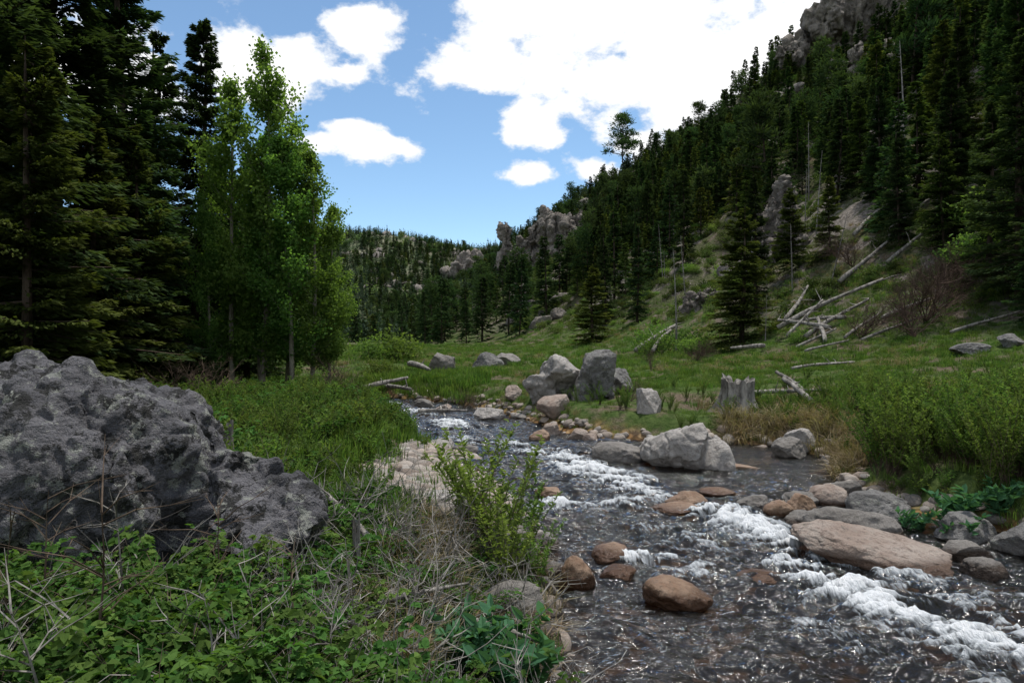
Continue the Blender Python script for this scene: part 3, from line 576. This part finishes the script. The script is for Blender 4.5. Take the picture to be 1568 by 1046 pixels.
for (cx, cy, rr) in [(9.2, 121, 8.5), (8.6, 113, 6), (0, 163, 5), (0, 153, 4), (17.3, 41, 2.8), (19.8, 47.5, 3.4), (48, 87, 6), (30, 76, 5), (5.5, 50, 2), (56, 114, 9), (66, 114, 8), (40, 66, 5), (26.5, 45, 3)]:
    pr = np.where(np.hypot(x-cx, y-cy) < rr, 0, pr)
k = R.uniform(0, 1, len(x)) < pr; x, y, isx = x[k], y[k], isx[k]
s = R.uniform(.6, 1.15, len(x))*np.where(.97*x+.242*y < 24, 1.1, 1.)*np.where(isx > 0, .8, 1)
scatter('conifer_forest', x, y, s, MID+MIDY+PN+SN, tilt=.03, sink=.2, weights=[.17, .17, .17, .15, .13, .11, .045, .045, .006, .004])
x, y = frustum(6500, 24, 130, .0, .9); xp = .97*x+.242*y; k = (xp > 20.5) & (fbm(x, y, 0, 1/5., 3, 76) > -.35); x, y = x[k], y[k]
scatter('hillside_shrubs', x, y, R.uniform(.3, .8, len(x))*(1+np.clip(y-40, 0, 90)/120), SC+BU[:1]+BG[:1], tilt=.1, sink=.1, weights=[.29, .29, .29, .08, .05])
x, y = frustum(40, 28, 75, .2, .85); xp = .97*x+.242*y; k = (xp > 23); x, y = x[k], y[k]
scatter('hillside_snags', x, y, R.uniform(.3, .7, len(x)), SN, tilt=.1, sink=.1)
def rockproto(name, sd, mat, sub=4, cuts=10, rnd=0., size=(1, .8, .7)):
    V, F = rockshape(sub, size, sd, cuts, round_=rnd); me = qmesh(name, V, F, mats=[mat], smooth=True); me.set_sharp_from_angle(angle=math.radians(38)); return me
HR = [rockproto('hrock_%d' % i, 400+i, M_cliff, 4, 14) for i in range(4)]
x, y = frustum(2600, 26, 200, .0, .9); xp = .97*x+.242*y; k = (xp > 22) & (fbm(x, y, 0, 1/9., 3, 77) > .1); x, y = x[k], y[k]
scatter('hillside_rocks', x, y, R.uniform(.2, .8, len(x))*(1+y/90), HR, tilt=.4)
def fart(name, sd, mat):
    g = np.random.default_rng(sd); mb = MB(); n = 90; zf = g.uniform(.05, 1, n); a = g.uniform(0, 6.28, n); r = 1.5*(1-zf)
    P = np.stack([np.cos(a)*r*.2, np.sin(a)*r*.2, zf*8], 1); D = np.stack([np.cos(a), np.sin(a), -.35+0*a], 1)
    cards(mb, P, D, g.normal(0, .4, (n, 3))+[0, 0, 1.], r+.25, r*.5+.2, g.uniform(0, 1, n)); return mb.mesh(name, [mat])
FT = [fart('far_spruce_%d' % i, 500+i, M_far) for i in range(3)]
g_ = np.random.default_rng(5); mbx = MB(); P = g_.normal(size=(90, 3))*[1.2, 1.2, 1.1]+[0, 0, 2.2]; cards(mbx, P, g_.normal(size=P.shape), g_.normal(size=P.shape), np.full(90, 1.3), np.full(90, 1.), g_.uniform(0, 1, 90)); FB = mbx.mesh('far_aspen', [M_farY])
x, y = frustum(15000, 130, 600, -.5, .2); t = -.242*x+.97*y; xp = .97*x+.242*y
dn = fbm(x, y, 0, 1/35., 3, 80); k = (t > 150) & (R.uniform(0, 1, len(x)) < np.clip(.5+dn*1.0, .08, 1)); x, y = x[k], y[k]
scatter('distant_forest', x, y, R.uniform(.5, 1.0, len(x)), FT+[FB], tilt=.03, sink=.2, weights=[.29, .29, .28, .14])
FR = [rockproto('frock_%d' % i, 420+i, M_cliff, 3) for i in range(2)]
x, y = frustum(1100, 200, 560, -.4, .1); k = fbm(x, y, 0, 1/30., 3, 81) > .25; x, y = x[k], y[k]
scatter('distant_outcrops', x, y, R.uniform(1.5, 4, len(x)), FR, tilt=.4)
# ------------------------------------------------------------------ ground cover
GR = [grass('tuft_%d' % i, 46, .30, 600+i, M_grass, .13, .005) for i in range(3)]
GF = [grass('far_tuft_%d' % i, 60, .30, 610+i, M_grass, .32, .009) for i in range(3)]
GP = [grass('pale_tuft_%d' % i, 60, .26, 616+i, M_grass2, .32, .008, .7) for i in range(2)]
DG = [grass('dry_tuft_%d' % i, 50, .26, 620+i, M_dry, .12, .004, 1.3) for i in range(2)]
RS = [shrub('rasp_%d' % i, 630+i, 8, .55, .055, .042, 16, [M_rasp, M_twig], .7, True, 1., .5, .003) for i in range(4)]
WS = [shrub('willow_%d' % i, 640+i, 16, 1.05, .055, .018, 56, [M_willow, M_twig], .25, False, 1., .32, .004) for i in range(3)]
WB = [shrub('young_willow_%d' % i, 645+i, 16, 1.05, .065, .021, 60, [M_bright, M_twig], .2, False, 1., .34, .005) for i in range(2)]
HB = [shrub('herb_%d' % i, 650+i, 12, .45, .06, .022, 18, [M_willow, M_twig], .3, False, 1., .35, .003) for i in range(3)]
BB = [shrub('bluebell_%d' % i, 660+i, 10, .42, .12, .052, 18, [M_blue, M_blue], .35, False, 1., .42, .004) for i in range(2)]
TW = [twigs('twigs_%d' % i, 670+i, 2, .28, .006, M_dead, 3, .2, .9, 4) for i in range(3)]
def field(n, x0, x1, y0, y1, dmin=.1, bar=True, bb=True):
    x = R.uniform(x0, x1, n); y = R.uniform(y0, y1, n); d = river_sd(x, y); k = d > dmin
    k &= (np.hypot(x, y) > 2.0) & (np.abs(x) < .95*y+1.2)
    for (cx, cy, a, b) in [(-4.2, 5.5, 1.2, 1.1), (-2.75, 5.0, 1.0, .85), (-1.85, 4.7, .45, .55), (2.95, 11.5, .55, .5), (1.1, 18.2, .8, .6), (2.3, 18, .7, .6)]:
        k &= ((x-cx)/a)**2+((y-cy)/b)**2 > 1
    if bar: k &= ~((x > -2.25-.3*np.sin(y*2.1)) & (x < .2) & (y > 7.0) & (y < 12.9) & (R.uniform(0, 1, n) < .96))
    if bb: k &= np.hypot(x+.05, y-4.1) > .45
    return x[k], y[k]
left = lambda x, y: x < np.interp(y, FL[:, 1], FL[:, 0])
def low(x, y): return np.where((x > -1.3) & (y > 3.2), .6, 1.)*np.where((x > -2.0) & (y > 5.2) & (y < 8), .7, 1.)
x, y = field(3000, -7, .4, 2, 12, .05); scatter('bank_grass', x, y, R.uniform(.5, 1.25, len(x))*low(x, y), GR)
x, y = field(5500, -12, -1, 6, 26, .1); scatter('left_meadow_grass', x, y, R.uniform(.5, 1.3, len(x)), GF+GP[:1])
x, y = field(14000, -5, 22, 7, 34, .08); k = ~left(x, y); x, y = x[k], y[k]; q = .5+.5*fbm(x, y, 0, .35, 3, 95); k = R.uniform(0, 1, len(x)) < .25+q
x, y, q = x[k], y[k], q[k]; scatter('right_meadow_grass', x, y, (.25+.42*np.clip(q, 0, 1))*R.uniform(.6, 1.2, len(x)), GF+GP, weights=[.22, .22, .22, .17, .17])
x, y = frustum(8000, 24, 75, -.35, .8); k = (.97*x+.242*y < 25) & (river_sd(x, y) > .2); x, y = x[k], y[k]; scatter('valley_grass', x, y, R.uniform(.5, 1.1, len(x)), GF+GP)
x, y = field(850, -2.6, .4, 2.3, 7, .05); k = fbm(x, y, 0, .9, 2, 90)+.35*(x > -1.1) > 0; scatter('dry_grass', x[k], y[k], R.uniform(.5, 1.1, k.sum()), DG)
x, y = field(1600, 4.3, 10, 10.5, 15.8, .02); d = river_sd(x, y); k = (d < .7) | (R.uniform(0, 1, len(x)) < .12); scatter('overhanging_dry_grass', x[k], y[k], R.uniform(.9, 1.6, k.sum()), DG, tilt=.3)
x, y = frustum(3000, 11, 50, -.3, .8); k = (river_sd(x, y) > .4) & (fbm(x, y, 0, .25, 3, 92) > .05); scatter('meadow_dry_grass', x[k], y[k], R.uniform(.7, 1.3, k.sum()), DG)
x, y = field(800, -3.8, .25, 2.3, 6.2, .08); k = (x < -.9) | (R.uniform(0, 1, len(x)) < .55); x, y = x[k], y[k]; scatter('raspberry_thicket', x, y, R.uniform(.5, 1.05, len(x))*low(x, y), RS, tilt=.2)
x, y = field(950, -9, -.3, 5.8, 17, .2); scatter('bank_herbs', x, y, R.uniform(.6, 1.4, len(x))*np.where(x > -1.5, .5, 1)*low(x, y), HB+RS[:1])
x, y = field(130, -5.5, -2.9, 7.0, 17, .5); scatter('bank_willows', x, y, R.uniform(.4, .8, len(x)), WS)
x, y = field(430, 4.9, 10, 6.8, 11.6, .4); scatter('creekside_willows', x, y, R.uniform(.6, 1.1, len(x)), WS+WB[:1], weights=[.29, .29, .29, .13])
x, y = field(120, 6.5, 12, 11, 15.5, .4); scatter('meadow_willows', x, y, R.uniform(.4, .85, len(x)), WS)
x, y = field(500, 4.6, 12, 6.5, 16, .15); k = ~left(x, y); scatter('meadow_herbs', x[k], y[k], R.uniform(.4, 1.0, k.sum()), HB)
x, y = frustum(110, 11, 18, .05, .5); k = (river_sd(x, y) > .3) & ~left(x, y); scatter('small_willows', x[k], y[k], R.uniform(.25, .6, k.sum()), WS)
x, y = field(330, -3.0, .3, 2.4, 7, .05); scatter('dead_twigs', x, y, R.uniform(.6, 1.6, len(x)), TW, tilt=.5)
for (x, y, s) in [(-.14, 6.0, 1.12), (-.38, 6.4, 1.05), (.08, 6.4, .85), (-.05, 5.6, .75), (.22, 6.0, .6)]:
    put('willow_shrub', WB[R.integers(2)], (x, y, hz(x, y)), R.uniform(0, 6), s)
for (x, y, s) in [(-.05, 3.95, 1.1), (.12, 4.25, 1.0), (-.25, 4.2, .95), (-.1, 4.4, .9), (4.9, 7.6, 1.1), (5.2, 8.0, 1.2), (4.7, 8.0, .9), (5.6, 7.9, 1.1)]:
    put('bluebell_plant', BB[R.integers(2)], (x, y, hz(x, y)), R.uniform(0, 6), s)
for (x, y, s) in [(-6.4, 36, 1.9), (-5.7, 37, 1.5), (-7.2, 35, 1.3), (8.9, 33.5, .9), (7.6, 36, 1.3), (8.3, 39, 1.6), (20.3, 29, 1.7), (16, 27.5, .7), (12.6, 29.5, .7), (18.8, 28, 1.3), (-5.2, 26.5, .8), (9.4, 36, 1.4)]:
    put('leafy_bush', (BU+BG)[R.integers(4)], (x, y, hz(x, y)), R.uniform(0, 6), s)
CB = [rockproto('cobble_%d' % i, 450+i, M_cob, 3, 7, .35, (1, .8, .55)) for i in range(5)]
nn = 1400; a = R.uniform(0, 6.28, nn); r = np.sqrt(R.uniform(0, 1, nn)); x = -1.2+1.0*r*np.cos(a); y = 9.9+2.8*r*np.sin(a)
scatter('cobble_bar', x, y, R.uniform(.04, .17, nn), CB, tilt=.3)
x = R.uniform(-6, 7, 10000); y = R.uniform(3, 24, 10000); d = river_sd(x, y); k = (np.abs(d-.05) < .3) & (R.uniform(0, 1, 10000) < .8)
scatter('shore_stones', x[k], y[k], R.uniform(.04, .14, k.sum()), CB, tilt=.3)
x = R.uniform(-3, 8, 3600); y = R.uniform(3, 20, 3600); d = river_sd(x, y); k = (d < -.2)
scatter('creek_bed_stones', x[k], y[k], R.uniform(.05, .17, k.sum()), [rockproto('bed_%d' % i, 470+i, M_red, 3, 6, .4, (1, .8, .5)) for i in range(3)], tilt=.3)
# ------------------------------------------------------------------ logs, snags, stumps
def log(name, a, b, r0, r1, seed, za=.1, zb=.1, br=5):
    g = np.random.default_rng(seed); A = np.array([a[0], a[1], hz(*a)+za]); B = np.array([b[0], b[1], hz(*b)+zb]); L = np.linalg.norm(B-A)
    t = np.linspace(0, 1, 12)[:, None]; mb = MB(); pts = (B-A)*t+np.stack([.02*L*np.sin(t[:, 0]*4+seed), 0*t[:, 0], .02*L*np.sin(t[:, 0]*3+1)], 1)
    rr = r0+(r1-r0)*t[:, 0]; rr[0] *= .85; pts2 = np.vstack([pts[0], pts, pts[-1]]); tube(mb, pts2, np.concatenate([[.002], rr, [.002]]), 10, .5, 0, .25, seed)
    for i in range(br):
        q = pts[g.integers(3, 12)]; dv = nrm(np.array([g.normal(0, 1), g.normal(0, 1), abs(g.normal(0, .9))])); l = L*g.uniform(.06, .2); s = np.array([0, .5, 1.])[:, None]
        tube(mb, q+dv*l*s+g.normal(0, .04*l, (3, 3)), r1*np.array([.6, .4, .15]), 4, .5, 0)
    put(name, mb.mesh(name, [M_dead], True), tuple(A))
for i, (a, b, r0, r1, za, zb, br) in enumerate([((12.2, 31.5), (16.6, 30.6), .13, .06, .5, .6, 8), ((12.6, 29.3), (15.4, 29.6), .11, .05, .2, .5, 7), ((13.4, 28.6), (12.2, 31.4), .10, .06, .2, 1.0, 3), ((14.2, 29), (12.8, 31.8), .10, .04, .2, .6, 4),
        ((15.8, 33), (18.6, 33.5), .12, .06, .5, .5, 6), ((12.6, 27.6), (13.6, 30.2), .10, .05, .1, .6, 5), ((14.6, 27), (16.4, 26.8), .09, .05, .2, .3, 3), ((11.2, 30.2), (9.9, 31), .11, .05, .2, .4, 3),
        ((13, 26.6), (14.9, 27.6), .07, .03, .15, .3, 6), ((11.8, 28.4), (13.4, 28.2), .07, .03, .1, .3, 6), ((13.2, 25.8), (15.8, 25.6), .06, .03, .1, .2, 6), ((12, 29.9), (13.9, 30.4), .08, .04, .4, 1.2, 8), ((17.5, 32), (20.5, 31.5), .1, .05, .3, .5, 6), ((18, 36), (21.5, 37.5), .12, .06, .4, .6, 6),
        ((11.6, 27), (12.8, 26.2), .06, .03, .1, .2, 5), ((14.8, 23), (16.6, 22.2), .06, .03, .1, .2, 6), ((13, 32.5), (15, 34.5), .11, .05, .4, .8, 7), ((19, 34.5), (22, 34), .1, .05, .3, .5, 6),
        ((6.6, 37), (9.6, 39.5), .14, .09, .3, .9, 3), ((7.2, 35), (8.8, 38), .13, .07, .3, 1.0, 3), ((5.4, 15.6), (7.1, 15.4), .06, .03, .25, .3, 6), ((6.6, 14.9), (6.3, 15.9), .07, .05, .1, .55, 1), ((6.9, 16), (6.5, 16.8), .06, .04, .1, .5, 2),
        ((-2.5, 18.1), (-1.2, 18.5), .06, .03, .32, .42, 3), ((-1.75, 18.0), (-1.95, 18.7), .04, .03, .3, .6, 1), ((-4.6, 24.6), (-3.4, 22.8), .08, .05, .15, .6, 3), ((-5.2, 22.6), (-3.6, 23.4), .1, .05, .2, .9, 4), ((-4.3, 29), (-3.2, 26), .13, .08, .3, .3, 2),
        ((-1.05, 5.2), (-1.5, 5.6), .03, .02, .15, .35, 2), ((-.4, 4.6), (.3, 4.5), .02, .012, .15, .2, 3), ((-.9, 4.1), (-.3, 5.0), .018, .01, .12, .3, 4), ((0, 3.6), (.45, 3.3), .025, .018, .1, .1, 1), ((9, 22), (11.3, 22.6), .06, .03, .1, .12, 4)]):
    log('fallen_log', a, b, r0, r1, 700+i, za, zb, br)
def stump(name, x, y, h, r, seed, jag=.28):
    g = np.random.default_rng(seed); mb = MB(); sd = 36; a = np.arange(sd)/sd*2*np.pi
    hs = h*(1+jag*fbm(np.cos(a)*2, np.sin(a)*2, 0, 1.5, 3, seed)); V = []
    for f in np.linspace(0, 1, 9): 
        rr = r*(.75+.8*(1-f)**3)*(1+.3*fbm(np.cos(a)*2, np.sin(a)*2, f*.5, 1.3, 3, seed+3)); V.append(np.stack([rr*np.cos(a), rr*np.sin(a), -.1+(hs+.1)*f], 1))
    for f, zz in ((.6, .85), (.05, .6)): V.append(np.stack([r*.75*f*np.cos(a), r*.75*f*np.sin(a), hs*zz], 1))
    V = np.vstack(V); i = np.arange(10)[:, None]*sd; j = np.arange(sd)[None]; j2 = (j+1) % sd
    mb.add(V, np.stack([i+j, i+j2, i+j2+sd, i+j+sd], -1).reshape(-1, 4)); put(name, mb.mesh(name, [M_dead]), (x, y, hz(x, y)))
stump('weathered_stump', 4.95, 15.0, .72, .40, 5, .2); stump('weathered_stump', -3.45, 8.2, .5, .13, 6, .2); stump('weathered_stump', -1.12, 4.9, .42, .035, 8)
for (x, y, h) in [(11.9, 32, 2.2), (8.5, 36, 5.5), (24, 42, 7)]:
    put('dead_snag', SN[0], (x, y, hz(x, y)), R.uniform(0, 6), h/8)
RT = [twigs('bare_shrub_%d' % i, 800+i, 3, .75, .016, M_redtwig, 5, .5, .55, 9) for i in range(2)]
for (x, y, s) in [(14.3, 24.3, 1.5), (15.3, 25.3, 1.8), (13.5, 26.5, 1.1), (16.8, 27, 1.6), (8.3, 31, .8), (17, 34, 1.3)]:
    put('bare_shrub', RT[R.integers(2)], (x, y, hz(x, y)), R.uniform(0, 6), s)
GT = twigs('grey_shrub', 820, 3, .5, .014, M_twig, 4, .6, .5, 5)
for (x, y, s) in [(-4.0, 15.8, .9), (-1.5, 20.5, .7), (-1.0, 19.8, .6), (-6.3, 14.5, 1.1), (-7.6, 15, 1.2), (2.9, 16.6, .6), (-4.6, 17, 1.), (5.5, 27, .9)]:
    put('bare_shrub', GT, (x, y, hz(x, y)), R.uniform(0, 6), s)
g = np.random.default_rng(9)
for (x, y, h) in [(-1.85, 2.95, 1.05), (-2.3, 3.2, .8), (-1.3, 2.8, .6), (-1.0, 3.3, .65), (-2.0, 3.6, .9), (-2.6, 3.7, .85), (-1.5, 3.7, .75), (-.75, 3.0, .5), (-1.7, 2.6, .7)]:
    mb = MB(); t = np.linspace(0, 1, 8); q0 = g.uniform(0, 6.28); le = g.uniform(.05, .35)*h
    ax_ = lambda t: np.stack([.04*np.sin(t*4+q0)-.04*math.sin(q0)+le*math.cos(q0)*t**1.5, le*math.sin(q0)*t**1.5, t*h], -1)
    tube(mb, ax_(t), .008*(1.15-t), 5, .5, 0)
    for i in range(13):
        zf = g.uniform(.15, .95); a = g.uniform(0, 6.28); l = .42*h*g.uniform(.4, 1.2); s = np.linspace(0, 1, 4); b0 = ax_(np.array(zf))
        pts = b0+np.stack([np.cos(a)*l*s, np.sin(a)*l*s, l*g.uniform(.1, .8)*s+.05*l*np.sin(s*5)], 1); tube(mb, pts, .0035*(1.15-s), 4, .5, 0)
        for _ in range(2):
            dd = nrm(np.array([math.cos(a)+g.normal(0, .6), math.sin(a)+g.normal(0, .6), g.uniform(0, .8)]))*l*.35; k = g.integers(1, 3)
            tube(mb, pts[k]+dd*s[:, None], .002*(1.15-s), 3, .5, 0)
    put('bare_sapling', mb.mesh('bare_sapling', [M_dead if g.uniform() < .5 else M_twig]), (x, y, hz(x, y)))
# ------------------------------------------------------------------ world, sun, camera
w = bpy.data.worlds.new('World'); scene.world = w; w.use_nodes = True; nt = w.node_tree; nt.nodes.clear()
SUN = Vector((.22, .26, 1.25)).normalized()
sky = N(nt, 'ShaderNodeTexSky', sky_type='NISHITA'); sky.sun_disc = False
sky.sun_elevation = math.asin(SUN.z); sky.sun_rotation = math.atan2(SUN.x, SUN.y); sky.altitude = 2000; sky.air_density = 1.0; sky.dust_density = .8; sky.ozone_density = 1.0
tc = N(nt, 'ShaderNodeTexCoord'); G = tc.outputs['Generated']
nv = N(nt, 'ShaderNodeVectorMath', operation='NORMALIZE'); lk(nt, G, nv.inputs[0]); Dn = nv.outputs[0]
CL = [(430, 115, 100, 55), (370, 100, 60, 48), (590, 38, 85, 52), (880, 40, 240, 105), (735, 110, 80, 45), (808, 190, 62, 40), (1010, 120, 150, 105), (985, 220, 60, 50), (812, 268, 62, 24), (905, 266, 62, 32), (565, 230, 78, 28), (1160, 70, 130, 70), (540, 193, 45, 12), (60, 100, 190, 90), (240, 95, 40, 14), (530, 115, 32, 15), (900, -80, 480, 85), (1400, -60, 320, 130)]
cur = None
for (px, py, rx, ry) in CL:
    v = Vector(((px-784)/1045, 1, (523-py)/1045)); L = v.length; v.normalize()
    side = Vector((v.y, -v.x, 0)).normalized(); upv = side.cross(v); k = 1/L
    def dotn(ax, r):
        q = N(nt, 'ShaderNodeVectorMath', operation='DOT_PRODUCT'); lk(nt, Dn, q.inputs[0]); q.inputs[1].default_value = ax/(r/1045*k); return q.outputs['Value']
    a, b = dotn(side, rx), dotn(upv, ry)
    s2 = math_(nt, 'MULTIPLY_ADD', a, a, math_(nt, 'MULTIPLY', b, b))
    e = math_(nt, 'SUBTRACT', 1.17, math_(nt, 'SQRT', s2))
    cur = e if cur is None else math_(nt, 'SMOOTH_MAX', cur, e, .15)
cur = math_(nt, 'MAXIMUM', cur, -1.6)
mp = N(nt, 'ShaderNodeMapping'); mp.inputs['Scale'].default_value = (1, 1, 1.6); lk(nt, Dn, mp.inputs[0])
n1 = noise(nt, mp.outputs[0], 9.5, 8, .6); n2 = noise(nt, mp.outputs[0], 2.6, 3, .55)
sp = N(nt, 'ShaderNodeSeparateXYZ'); lk(nt, Dn, sp.inputs[0])
away = ramp(nt, sp.outputs[1], .62, .35); gen = math_(nt, 'SUBTRACT', math_(nt, 'MULTIPLY', n2, 6), 2.7)
mm = N(nt, 'ShaderNodeMix'); mm.data_type = 'FLOAT'; lk(nt, away, mm.inputs[0]); lk(nt, cur, mm.inputs[2]); lk(nt, gen, mm.inputs[3])
cv = math_(nt, 'ADD', mm.outputs[0], math_(nt, 'MULTIPLY', math_(nt, 'SUBTRACT', n1, .5), 4.0))
al = ramp(nt, cv, .05, .55)
ccol = mixc(nt, ramp(nt, cv, .1, 1.3), (6.5, 6.7, 7.0), (8.2, 8.2, 8.2))
skb = mixc(nt, 1., sky.outputs[0], (1.12, 1.24, 1.2), 'MULTIPLY')
fin = mixc(nt, al, skb, ccol)
bg = N(nt, 'ShaderNodeBackground'); bg.inputs['Strength'].default_value = .15; lk(nt, fin, bg.inputs[0])
wo = N(nt, 'ShaderNodeOutputWorld'); lk(nt, bg.outputs[0], wo.inputs[0])
ld = bpy.data.lights.new('sun', 'SUN'); ld.energy = 4.2; ld.angle = math.radians(5); ld.color = (1, .96, .9)
so = bpy.data.objects.new('sun', ld); scene.collection.objects.link(so); so.rotation_euler = (-SUN).to_track_quat('-Z', 'Y').to_euler(); so.location = (10, 10, 40)
cd = bpy.data.cameras.new('camera'); cd.lens = 24; cd.sensor_width = 36; cd.clip_end = 8000; cd.clip_start = .05
co = bpy.data.objects.new('camera', cd); scene.collection.objects.link(co); co.location = (0, 0, 2.2); co.rotation_euler = (math.pi/2, 0, 0); scene.camera = co
scene.view_settings.view_transform = 'Standard'; scene.view_settings.look = 'None'; scene.view_settings.exposure = 0
